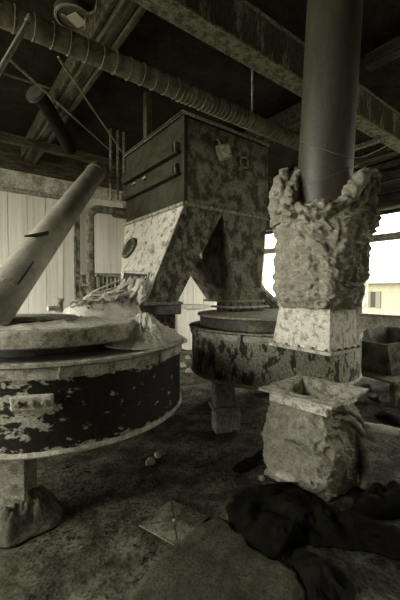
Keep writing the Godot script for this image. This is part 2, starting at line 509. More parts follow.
func build_roof() -> void:
	# the big girder
	var g := thing("girder", "big steel girder with streaked web crossing above the wrapped down-pipe", "girder", Vector3(0, 3.95, -2.455))
	part("web", box(Vector3(X0 + 0.01, 0.02, 0.06), Vector3(X1 - 0.18, 0.41, 0.085), 0.004), M.girder, g)
	part("flange", box(Vector3(X0 + 0.01, 0.0, -0.11), Vector3(X1 - 0.18, 0.03, 0.11), 0.006), M.girder_edge, g)
	part("flange", box(Vector3(X0 + 0.01, 0.40, -0.11), Vector3(X1 - 0.18, 0.43, 0.11), 0.006), M.girder_edge, g)
	# rafters run to the back wall
	var rx := [1.36, -1.9, 4.6, 7.0]
	var rl := ["heavy split timber rafter above the bound duct by the round ceiling lamp", "timber rafter near the daylight openings of the side bay", "timber rafter behind the wrapped down-pipe, right of the hopper", "timber rafter close to the window wall"]
	for i in 4:
		var r := thing("rafter", rl[i], "rafter", Vector3(rx[i], 4.28, 0))
		part("beam", box(Vector3(0.0, 0.0, Z0 + 0.13), Vector3(0.15, 0.31, -2.58), 0.015), M.timber, r)
		part("side_board", box(Vector3(-0.055, 0.05, Z0 + 0.13), Vector3(-0.005, 0.31, -2.58), 0.008), M.cross_timber, r)
		part("side_board", box(Vector3(0.155, -0.03, Z0 + 0.13), Vector3(0.215, 0.31, -2.58), 0.008), M.timber, r)
	var ry := thing("rafter", "timber rafter above the girder towards the front bay", "rafter", Vector3(4.3, 4.43, 0))
	part("beam", box(Vector3(0.0, 0.0, -2.2), Vector3(0.16, 0.17, 2.9), 0.015), M.timber, ry)
	# purlins along the hall
	single("purlin", box(Vector3(X0 + 0.02, 4.10, -6.62), Vector3(X1 - 0.18, 4.245, -6.5), 0.012), M.cross_timber, "dark timber purlin under the rafters near the board wall", "purlin")
	# bound duct
	var d := thing("bound_duct", "long horizontal duct bound with hoops under the girder", "duct", Vector3(0, 3.6, -2.85))
	var path := [Vector3(X0 + 0.02, 0, 0), Vector3(-2, 0, 0), Vector3(0, 0, 0), Vector3(2, 0, 0), Vector3(4.0, 0, 0)]
	path += arc(Vector3(4.0, 0.25, 0), 0.25, Vector3.RIGHT, Vector3.DOWN, PI * 0.5, 0.0, 8).slice(1)
	path.append(Vector3(4.25, 1.0, 0))
	part("pipe", tube(path, 0.088, 28), M.duct, d)
	var hoop := ring_tube(Vector3.ZERO, 0.09, Vector3.UP, Vector3.BACK, 0.006, 28, 6)
	var x := -1.1
	while x < 1.75:
		part("hoop", hoop, M.girder_edge, d).position = Vector3(x, 0, 0)
		x += 0.128 + rng.randf_range(-0.008, 0.008)
	var rib := ring_tube(Vector3.ZERO, 0.09, Vector3.UP, Vector3.BACK, 0.009, 28, 6)
	while x < 4.0:
		part("rib", rib, M.duct, d).position = Vector3(x, rng.randf_range(-0.004, 0.004), 0)
		x += 0.052 + rng.randf_range(-0.01, 0.012)
	for hx in [0.3, 2.95]:
		part("hanger", tube([Vector3(hx, 0.08, 0), Vector3(hx, 0.98, 0)], 0.012, 8), M.rust_edge, d)
	# round lamp on the ceiling
	var lp := on_y(74, 13, TOP)
	var lamp := thing("ceiling_lamp", "round unlit ceiling lamp with pale square pane", "lamp", Vector3(lp.x, TOP, lp.z))
	part("housing", lathe([Vector2(0.0, 0.0), Vector2(0.20, 0.0), Vector2(0.20, -0.06), Vector2(0.175, -0.075), Vector2(0.155, -0.05), Vector2(0.0, -0.05)], 32), M.black_iron, lamp)
	part("rim", ring_tube(Vector3(0, -0.06, 0), 0.19, Vector3.RIGHT, Vector3.BACK, 0.012, 32, 8), M.rust_edge, lamp)
	var pane := part("pane", cbox(Vector3(0.17, 0.012, 0.15), 0.004), M.enamel, lamp)
	pane.position = Vector3(0.03, -0.06, 0.0); pane.rotation.y = 0.5
	part("screw", cbox(Vector3(0.05, 0.02, 0.05), 0.006), M.rust_edge, lamp).position = Vector3(-0.1, -0.06, -0.02)
	# rag hanging by the lamp
	var c0 := on_y(97, 3, TOP - 0.08)
	single("cable", shaggy([c0 + Vector3(0, 0.08, 0), c0 + Vector3(-0.02, -0.1, 0.02), c0 + Vector3(-0.1, -0.16, -0.02), c0 + Vector3(-0.12, -0.32, 0.0), c0 + Vector3(-0.2, -0.4, 0.0)], [0.012, 0.02, 0.014, 0.02, 0.008], 0.8, 0.012, 5, 8), M.wool, "knotted old cable hanging from the ceiling beside the round lamp", "cable")
	# brace pipe in front of the duct, and the thin tie rods
	var b0 := on_z(31, 17, -2.72)
	var b1 := on_z(0, 70, -2.72)
	var b2 := b1 + (b1 - b0) * 2.2
	var br := thing("brace_pipe", "slim pale brace pipe crossing in front of the bound duct", "pipe", b0)
	part("pipe", tube([Vector3.ZERO, b2 - b0], 0.019, 10), M.pale_pipe, br)
	part("collar", tube([Vector3.ZERO, (b1 - b0) * 0.10], 0.027, 10), M.rust_edge, br)
	var rods := [[at(58, 57, 3.2), at(122, 152, 5.3), "thin tie rod slanting from the duct to the hopper corner"], [at(8, 58, 2.75), at(112, 152, 5.5), "long thin tie rod slanting below the bound duct"], [at(-20, 66, 2.9), at(58, 91, 4.2), "short pale rod under the left run of the duct"]]
	for r in rods:
		single("tie_rod", tube([Vector3.ZERO, r[1] - r[0]], 0.011, 8), M.rust_edge, r[2], "rod", r[0])
	# dark elbow pipe below the rafter
	var e0 := at(35, 93, 4.5)
	var el := thing("elbow_pipe", "dark bent pipe with open end under the rafters", "pipe", e0)
	var ep := [Vector3.ZERO, at(46, 106, 4.7) - e0, at(58, 126, 5.1) - e0, at(70, 150, 5.6) - e0]
	part("pipe", tube(curve(ep), 0.10, 16), M.soot, el)
	var fd: Vector3 = (ep[0] - ep[1]).normalized()
	part("flange", tube([-fd * 0.03, fd * 0.015], 0.135, 20), M.black_iron, el)
	# bars over the window side
	var tb := on_z(379, 141, -2.5)
	single("tie_bar", box(Vector3(-0.05, -0.06, -1.6), Vector3(0.05, 0.0, 0.0), 0.008), M.girder_edge, "pale bar bolted under the girder behind the down-pipe", "bar", Vector3(tb.x, 3.949, -2.45))
	single("cross_bar", box(Vector3(3.86, 3.50, -4.05), Vector3(8.13, 3.60, -3.95), 0.01), M.timber, "timber cross bar between hopper and window wall", "bar")

func tub(called: String, label: String, c: Vector3, shell_m: Material, turn: float) -> Node3D:
	var t := thing(called, label, "mill tub", Vector3(c.x, 0, c.z), turn)
	part("shell", lathe([Vector2(1.075, 0.56), Vector2(1.08, 1.06)], 96, true, 0.012, 4), shell_m, t)
	part("bottom_plate", lathe([Vector2(0.0, 0.555), Vector2(1.085, 0.555), Vector2(1.095, 0.57), Vector2(1.082, 0.592), Vector2(1.07, 0.59), Vector2(0.0, 0.59)], 96), M.pale_iron, t)
	part("hoop", lathe([Vector2(1.078, 1.045), Vector2(1.098, 1.05), Vector2(1.098, 1.115), Vector2(1.078, 1.12)], 96), M.pale_iron, t)
	part("rim", lathe([Vector2(1.05, 1.125), Vector2(1.11, 1.118), Vector2(1.122, 1.13), Vector2(1.11, 1.145), Vector2(1.04, 1.145), Vector2(1.03, 1.125)], 96, true, 0.006), M.rust_edge, t)
	part("deck", lathe([Vector2(0.0, 1.10), Vector2(1.07, 1.10), Vector2(1.07, 1.075), Vector2(0.0, 1.075)], 64), M.black_iron, t)
	return t

func build_tubs() -> void:
	# near tub on the left
	var a := Vector3(0.869, 0, -3.234)
	var t := tub("mill_tub", "large round tub with flaking black paint and pale rim, dust heap on top", a, M.tub_near, 0.0)
	var dir_leg := [at(18, 480, 2.33), Vector3(a.x + 0.1, 0, a.z - 0.85), Vector3(a.x - 0.75, 0, a.z - 0.35)]
	for p in dir_leg:
		var q := Vector3(p.x - a.x, 0, p.z - a.z)
		var lg := part("leg", box(Vector3(-0.095, 0.0, -0.095), Vector3(0.095, 0.554, 0.095), 0.012), M.rust_edge, t)
		lg.position = q; lg.rotation.y = deg_to_rad(-33)
		part("foot_plate", box(Vector3(-0.14, 0.0, -0.14), Vector3(0.14, 0.03, 0.14), 0.006), M.rust_edge, lg)
	# bracket with two bolts on the shell, found by its pixel
	var dirb := (on_z(33, 402, -2.2) - EYE)
	var hit := tub_hit(a, 1.085, ray(33, 402))
	var nrm := Vector3(hit.x - a.x, 0, hit.z - a.z).normalized()
	var yaw := atan2(nrm.x, nrm.z)
	var bk := part("bracket", box(Vector3(-0.12, -0.045, -0.012), Vector3(0.12, 0.045, 0.03), 0.008), M.pale_iron, t)
	bk.position = Vector3(hit.x - a.x, hit.y, hit.z - a.z); bk.rotation.y = yaw
	for s in [-0.075, 0.0, 0.075]:
		part("bolt", lathe([Vector2(0.0, 0.03), Vector2(0.016, 0.03), Vector2(0.022, 0.0)], 6), M.rust_edge, bk).transform = Transform3D(Basis(Vector3.RIGHT, PI / 2), Vector3(s, 0, 0.03))
	for px in [113, 60, 160]:
		var h2 := tub_hit(a, 1.10, ray(px, 365))
		var n2 := Vector3(h2.x - a.x, 0, h2.z - a.z).normalized()
		var cl := part("clamp", box(Vector3(-0.012, -0.06, -0.01), Vector3(0.012, 0.03, 0.018), 0.006), M.rust_edge, t)
		cl.position = Vector3(n2.x * 1.10, 1.10, n2.z * 1.10); cl.rotation.y = atan2(n2.x, n2.z)
	# its lid, tipped a little, on a hub
	var lid := thing("tub_lid", "thick round crusted lid lying tipped on the near tub", "lid", Vector3(0.726, 1.10, -3.343))
	part("hub", lathe([Vector2(0.0, 0.001), Vector2(0.62, 0.001), Vector2(0.62, 0.07), Vector2(0.0, 0.07)], 48), M.black_iron, lid)
	var ld := part("disc", lathe([Vector2(0.0, 0.0), Vector2(0.84, 0.0), Vector2(0.86, 0.012), Vector2(0.862, 0.12), Vector2(0.85, 0.135), Vector2(0.0, 0.14)], 80, true, 0.012, 8), M.lid, lid)
	ld.position = Vector3(0, 0.075, 0); ld.rotation = Vector3(deg_to_rad(-0.6), 0, deg_to_rad(-1.0))
	var cn := FastNoiseLite.new(); cn.seed = 61; cn.frequency = 3.0; cn.fractal_octaves = 4
	var co := []
	for i in 16: co.append(Vector3(cos(TAU * i / 16.0) * 0.83, 0, sin(TAU * i / 16.0) * 0.83))
	part("dust_crust", mound(co, 0.128, func(u, x, z): return 0.014 + 0.05 * maxf(cn.get_noise_2d(x, z), 0.0) + 0.02 * absf(cn.get_noise_2d(x * 4, z * 4)) - 0.012 * u * u, 36, 8, 0.04, 4), M.dust, ld)
	part("cover_plate", lathe([Vector2(0.0, 0.0), Vector2(0.42, 0.0), Vector2(0.43, 0.02), Vector2(0.40, 0.035), Vector2(0.0, 0.035)], 48), M.rust_edge, ld).position = Vector3(-0.1, 0.15, -0.1)
	# dust heap on the deck beside the lid
	var n := FastNoiseLite.new(); n.seed = 77; n.frequency = 2.5; n.fractal_octaves = 4
	var hc := Vector3(1.50, 0, -2.86)
	var ol := []
	for i in 14:
		var ang := TAU * i / 14
		ol.append(hc + Vector3(cos(ang) * 0.41, 0, sin(ang) * 0.41) * (1.0 + 0.15 * n.get_noise_1d(i * 40.0)))
	single("dust_heap", mound(ol, 1.102, func(u, x, z): return 0.26 * pow(1.0 - u, 0.9) + 0.10 * (1.0 - u) * n.get_noise_2d(x * 2.0, z * 2.0) + 0.04 * n.get_noise_2d(x * 6.0, z * 6.0) * (1.05 - u) + 0.02 * absf(n.get_noise_2d(x * 17.0, z * 17.0)) + 0.008, 40, 14, 0.02, 3), M.dust, "pale cone of dust heaped on the near tub's rim beside the hopper", "dust heap")
	# far tub
	var b := Vector3(3.49, 0, -2.98)
	t = tub("mill_tub", "round rust-streaked tub under the hopper, behind the wrapped box", b, M.tub_far, 0.6)
	for p in [on_y(222, 430), Vector3(b.x + 0.7, 0, b.z + 0.3), Vector3(b.x - 0.2, 0, b.z - 0.8), Vector3(b.x + 0.5, 0, b.z - 0.6)]:
		var q := Vector3(p.x - b.x, 0, p.z - b.z).rotated(Vector3.UP, -0.6)
		var lg := part("leg", box(Vector3(-0.10, 0.0, -0.10), Vector3(0.10, 0.554, 0.10), 0.012), M.rust_edge, t)
		lg.position = q; lg.rotation.y = -0.6 + deg_to_rad(-25)
		part("gusset", box(Vector3(-0.13, 0.26, -0.13), Vector3(0.16, 0.30, 0.13), 0.006), M.rust_edge, lg)
		part("gusset", box(Vector3(0.101, 0.02, -0.09), Vector3(0.19, 0.26, 0.09), 0.006), M.rust_edge, lg)
	for k in 10:
		var ang := TAU * k / 10.0 + 0.2
		var cl := part("clamp", box(Vector3(-0.02, -0.05, -0.01), Vector3(0.02, 0.05, 0.03), 0.006), M.rust_edge, t)
		cl.position = Vector3(cos(ang) * 1.10, 1.09, sin(ang) * 1.10); cl.rotation.y = PI / 2 - ang
	lid = thing("tub_lid", "dark drum lid on the far tub beneath the hopper leg", "lid", Vector3(b.x, 1.145, b.z))
	part("drum", lathe([Vector2(0.0, 0.0), Vector2(0.97, 0.0), Vector2(0.97, 0.125), Vector2(0.0, 0.125)], 80), M.black_iron, lid)
	part("top_flange", lathe([Vector2(0.0, 0.125), Vector2(1.0, 0.125), Vector2(1.005, 0.14), Vector2(1.0, 0.152), Vector2(0.0, 0.152)], 80), M.rust_edge, lid)
	var bx := part("inspection_box", box(Vector3(-0.2, 0.0, 0.0), Vector3(0.22, 0.13, 0.14), 0.01), M.hopper_front, lid)
	var hb := tub_hit(b, 0.97, ray(268, 328))
	var nb := Vector3(hb.x - b.x, 0, hb.z - b.z).normalized()
	bx.position = Vector3(nb.x * 0.90, 0.002, nb.z * 0.90); bx.rotation.y = atan2(nb.x, nb.z)

func tub_hit(c: Vector3, r: float, d: Vector3) -> Vector3:
	var o := Vector2(EYE.x - c.x, EYE.z - c.z)
	var v := Vector2(d.x, d.z)
	var aa := v.dot(v)
	var bb := o.dot(v)
	var cc := o.dot(o) - r * r
	var t := (-bb - sqrt(maxf(bb * bb - aa * cc, 0.0))) / aa
	return EYE + d * t

func build_hopper() -> void:
	var xl := 2.34
	var xr := 3.84
	var zf := -3.4
	var zb := -5.06
	var y0 := 2.65
	var y1 := 3.73
	var xc := 2.97
	var o := Vector3(3.0, 1.46, -4.0)
	var h := thing("hopper", "big square hopper with two splayed chute legs between the tubs", "hopper", o)
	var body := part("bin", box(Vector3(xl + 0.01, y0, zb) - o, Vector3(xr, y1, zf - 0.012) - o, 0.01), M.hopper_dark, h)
	# front plate
	var fp := part("front_plate", box(Vector3(xl + 0.05, y0 + 0.03, zf - 0.012) - o, Vector3(xr - 0.01, y1 - 0.02, zf) - o, 0.003), M.hopper_front, h)
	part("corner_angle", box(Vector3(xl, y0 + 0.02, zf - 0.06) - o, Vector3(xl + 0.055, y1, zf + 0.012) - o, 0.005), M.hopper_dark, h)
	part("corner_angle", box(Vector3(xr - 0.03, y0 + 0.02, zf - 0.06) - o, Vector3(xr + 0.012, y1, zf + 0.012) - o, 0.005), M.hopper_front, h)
	# left side stiffeners: two deep angle irons with open ends
	for y in [3.28, 3.02]:
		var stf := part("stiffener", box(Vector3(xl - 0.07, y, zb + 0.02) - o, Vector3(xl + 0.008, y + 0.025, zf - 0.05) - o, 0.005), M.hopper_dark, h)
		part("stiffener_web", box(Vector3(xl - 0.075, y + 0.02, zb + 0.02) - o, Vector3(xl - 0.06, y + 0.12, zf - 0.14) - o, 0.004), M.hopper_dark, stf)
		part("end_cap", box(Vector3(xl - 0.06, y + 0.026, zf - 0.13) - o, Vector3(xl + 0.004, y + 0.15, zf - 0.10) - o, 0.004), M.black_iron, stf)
	for z in [-4.62, -4.3]:
		part("handle", tube([Vector3(xl - 0.01, 3.16, z) - o, Vector3(xl - 0.09, 3.17, z) - o, Vector3(xl - 0.10, 3.17, z + 0.14) - o], 0.014, 8), M.rust_edge, h)
	# top rail
	var rt := part("top_rail", tube([Vector3(xl - 0.02, y1 + 0.015, zb) - o, Vector3(xl - 0.02, y1 + 0.015, zf + 0.02) - o, Vector3(xr + 0.02, y1 + 0.015, zf + 0.02) - o], 0.022, 8), M.rust_edge, h)
	part("rail_plate", box(Vector3(xl - 0.05, y1, zb) - o, Vector3(xr + 0.03, y1 + 0.012, zf + 0.03) - o, 0.004), M.hopper_dark, rt)
	# bottom flange between bin and legs
	part("flange", box(Vector3(xl - 0.04, y0 - 0.02, zb - 0.02) - o, Vector3(xr + 0.03, y0 + 0.02, zf + 0.03) - o, 0.006), M.rust_edge, h)
	for k in 12:
		part("bolt", lathe([Vector2(0.0, 0.02), Vector2(0.013, 0.02), Vector2(0.016, 0.0)], 6), M.rust_edge, h).position = Vector3(lerpf(xl + 0.03, xr - 0.03, k / 11.0), y0 + 0.02, zf + 0.015) - o
	# legs: [bottom x0, x1, top x0, x1]
	var bz := -4.1
	var legs := [[1.81, 2.25, xl, xc, "left"], [3.26, 3.71, xc + 0.01, xr, "right"]]
	for i in 2:
		var L: Array = legs[i]
		var bt := [Vector3(L[0], 1.46, zf) - o, Vector3(L[1], 1.46, zf) - o, Vector3(L[1], 1.46, bz) - o, Vector3(L[0], 1.46, bz) - o]
		var tp := [Vector3(L[2], y0 - 0.02, zf) - o, Vector3(L[3], y0 - 0.02, zf) - o, Vector3(L[3], y0 - 0.02, zb) - o, Vector3(L[2], y0 - 0.02, zb) - o]
		var lg := part("chute_leg", hexa(bt, tp), M.hopper_rust if i == 0 else M.hopper_front, h)
		if i == 1:
			part("inner_plate", plate([bt[0], bt[3], tp[3], tp[0]], Vector3(-0.008, 0, 0)), M.hopper_front, lg)
		else:
			# pale side plate facing the daylight, with port and slot
			var sp := part("side_plate", plate([bt[0], bt[3], tp[3], tp[0]], Vector3(-0.010, 0, 0)), M.hopper_paint, lg)
			sp.set_meta("label", "pale flaking side plate")
			var u: Vector3 = (tp[0] - bt[0]).normalized()
			var w := Vector3.FORWARD
			var nn := u.cross(w).normalized()
			if nn.x > 0: nn = -nn
			var hit := on_plane(131, 249, bt[0] + o, nn) - o + nn * 0.012
			part("port_rim", ring_tube(hit + nn * 0.02, 0.14, u, w, 0.028, 28, 8), M.hopper_rust, lg)
			part("port_cover", disc(hit, 0.135, u, w, nn, 0.02), M.hopper_dark, lg)
			for k in 8:
				var ag := TAU * k / 8.0
				part("port_bolt", cbox(Vector3(0.022, 0.022, 0.022), 0.004), M.rust_edge, lg).position = hit + nn * 0.045 + (u * cos(ag) + w * sin(ag)) * 0.142
			# slot with frame
			var s0 := on_plane(125, 272, bt[0] + o, nn) - o + nn * 0.012
			var s1 := on_plane(150, 274, bt[0] + o, nn) - o + nn * 0.012
			var s2 := on_plane(143, 299, bt[0] + o, nn) - o + nn * 0.012
			var s3 := on_plane(121, 300, bt[0] + o, nn) - o + nn * 0.012
			part("slot", plate([s0, s1, s2, s3], nn * 0.004), M.black_hole, lg)
			part("slot_lip", tube([s0, s1], 0.018, 8), M.pale_iron, lg)
			part("slot_lip", tube([s1, s2], 0.015, 8), M.pale_iron, lg)
			part("edge_bead", tube([tp[0] + Vector3(-0.005, 0, 0.004), bt[0] + Vector3(-0.005, 0, 0.004)], 0.010, 6), M.hopper_paint, lg)
			# hook ring on the inner edge
			var hk := on_z(199, 256, zf) - o + Vector3(0.01, 0, 0.03)
			part("hook_ring", ring_tube(hk, 0.035, Vector3(0.8, 0, -0.6), Vector3.UP, 0.007, 20, 6), M.pale_iron, lg)
		part("foot_flange", box(Vector3(L[0] - 0.05, 1.425, bz - 0.04) - o, Vector3(L[1] + 0.05, 1.46, zf + 0.05) - o, 0.006), M.rust_edge, lg)
	# neck onto the far tub
	part("neck", box(Vector3(3.2, 1.298, -4.0 + 0.2) - o, Vector3(3.75, 1.425, zf + 0.03) - o, 0.01), M.hopper_rust, h)
	part("neck_flange", box(Vector3(3.12, 1.345, -3.85) - o, Vector3(3.83, 1.372, zf + 0.08) - o, 0.006), M.pale_iron, h)
	for k in 9:
		part("bolt", lathe([Vector2(0.0, 0.022), Vector2(0.012, 0.022), Vector2(0.016, 0.0)], 6), M.rust_edge, h).position = Vector3(3.16 + k * 0.08, 1.372, zf + 0.055) - o
	# torn tin boxes on the front plate
	var jb := thing("junction_box", "small pale tin box hanging crooked on the hopper front", "box", on_z(222, 153, zf + 0.002))
	jb.rotation.z = deg_to_rad(24)
	part("case", box(Vector3(-0.105, -0.095, 0.0), Vector3(0.105, 0.095, 0.075), 0.01), M.rust_edge, jb)
	part("door", box(Vector3(-0.085, -0.075, 0.076), Vector3(0.085, 0.075, 0.086), 0.006), M.pale_iron, jb)
	part("conduit", tube([Vector3(-0.03, 0.09, 0.04), Vector3(-0.035, 0.15, 0.04), Vector3(-0.06, 0.17, 0.04)], 0.012, 8), M.rust_edge, jb)
	jb = thing("frame_bracket", "open square iron frame on the hopper front", "bracket", on_z(243, 163, zf + 0.002))
	jb.rotation.z = deg_to_rad(12)
	for s in [-1, 1]:
		part("bar", box(Vector3(-0.08, s * 0.065 - 0.011, 0.0), Vector3(0.08, s * 0.065 + 0.011, 0.035), 0.004), M.rust_edge, jb)
		part("bar", box(Vector3(s * 0.07 - 0.011, -0.065, 0.0), Vector3(s * 0.07 + 0.011, 0.065, 0.035), 0.004), M.rust_edge, jb)
	# pedestal under the left leg
	var pd := thing("pedestal", "dark iron pedestal block under the hopper's pale leg", "pedestal", Vector3(2.16, 0, -3.85))
	part("block", box(Vector3(-0.16, 0.0, -0.30), Vector3(0.14, 1.30, 0.33), 0.012), M.hopper_rust, pd)
	part("cap", box(Vector3(-0.2, 1.30, -0.34), Vector3(0.18, 1.422, 0.40), 0.01), M.black_iron, pd)
	part("flange", box(Vector3(-0.2, 0.93, -0.33), Vector3(0.18, 0.96, 0.38), 0.006), M.rust_edge, pd)
	# leaning plate right of the right leg
	var sc := thing("side_chute", "rusty inclined side chute right of the hopper's second leg", "chute", Vector3(4.9, 0, -4.35))
	part("tray", plate([Vector3(-0.75, 1.84, 0.25), Vector3(0.6, 1.02, 0.25), Vector3(0.6, 1.02, -0.25), Vector3(-0.75, 1.84, -0.25)], Vector3(0.0, -0.05, 0.0)), M.hopper_rust, sc)
	for z in [-0.25, 0.23]:
		part("side_lip", plate([Vector3(-0.75, 1.84, z), Vector3(0.6, 1.02, z), Vector3(0.6, 1.02, z + 0.02), Vector3(-0.75, 1.84, z + 0.02)], Vector3(0.0, 0.07, 0.0)), M.rust_edge, sc)
		for x in [-0.6, 0.5]:
			part("post", box(Vector3(x - 0.03, 0.0, z - 0.01), Vector3(x + 0.03, 1.34 - (x + 0.05) * 0.607, z + 0.03), 0.005), M.hopper_rust, sc)

func on_plane(px: float, py: float, p: Vector3, n: Vector3) -> Vector3:
	var r := ray(px, py)
	return EYE + r * ((p - EYE).dot(n) / r.dot(n))
func disc(c: Vector3, r: float, u: Vector3, v: Vector3, n: Vector3, thick: float) -> ArrayMesh:
	var st := flat()
	var k := 24
	for i in k:
		var a := TAU * i / k
		var b := TAU * (i + 1) / k
		var p := c + (u * cos(a) + v * sin(a)) * r
		var q := c + (u * cos(b) + v * sin(b)) * r
		for t in [c + n * thick, p + n * thick, q + n * thick, p, p + n * thick, q + n * thick, p, q + n * thick, q]: st.add_vertex(t)
	return done(st)

# a bale of mineral wool round a pipe: rounded square in plan, noisy, pinched by wires
func wool_disp(n: FastNoiseLite, rg: FastNoiseLite, p: Vector3, amp: float) -> float:
	var w := p + Vector3(n.get_noise_3dv(p * 3.0), n.get_noise_3dv(p * 3.0 + Vector3(7, 0, 0)), n.get_noise_3dv(p * 3.0 + Vector3(0, 7, 0))) * 0.10
	return amp * (0.8 * n.get_noise_3dv(p * 2.4) + 0.55 * rg.get_noise_3dv(w * Vector3(3.6, 2.6, 3.6)) + 0.35 * rg.get_noise_3dv(w * Vector3(9.0, 6.0, 9.0)) + 0.25 * n.get_noise_3dv(p * 30.0))
func bale(h: float, half: Callable, corner: float, pinch: Array, sd: int, amp := 0.05, turn := 0.0) -> ArrayMesh:
	var n := FastNoiseLite.new(); n.seed = sd; n.frequency = 1.0; n.fractal_octaves = 4
	var rg := FastNoiseLite.new(); rg.seed = sd + 5; rg.frequency = 1.0; rg.fractal_octaves = 3; rg.fractal_type = FastNoiseLite.FRACTAL_RIDGED
	var seg := 200
	var rows := 120
	var st := smooth()
	var grid := []
	for j in rows + 1:
		var t := float(j) / rows
		var y := h * t
		var row := []
		for i in seg:
			var a := TAU * i / seg
			var c := cos(a + turn)
			var s := sin(a + turn)
			var rr: float = half.call(t) / pow(pow(absf(c), corner) + pow(absf(s), corner), 1.0 / corner)
			var p := Vector3(cos(a) * rr, y, sin(a) * rr)
			rr += wool_disp(n, rg, p, amp)
			for q in pinch: rr -= 0.022 * exp(-pow((t - q) * h / 0.02, 2.0))
			row.append(Vector3(cos(a) * rr, y + 0.02 * n.get_noise_3dv(p * 4.0 + Vector3(9, 0, 0)), sin(a) * rr))
		grid.append(row)
	for j in rows:
		for i in seg:
			var k := (i + 1) % seg
			for p in [grid[j][i], grid[j + 1][k], grid[j + 1][i], grid[j][i], grid[j][k], grid[j + 1][k]]: st.add_vertex(p)
	for j in [0, rows]:
		var c := Vector3(0, h * j / rows, 0)
		for i in seg:
			var k := (i + 1) % seg
			for p in ([c, grid[j][i], grid[j][k]] if j == rows else [c, grid[j][k], grid[j][i]]): st.add_vertex(p)
	return done(st)

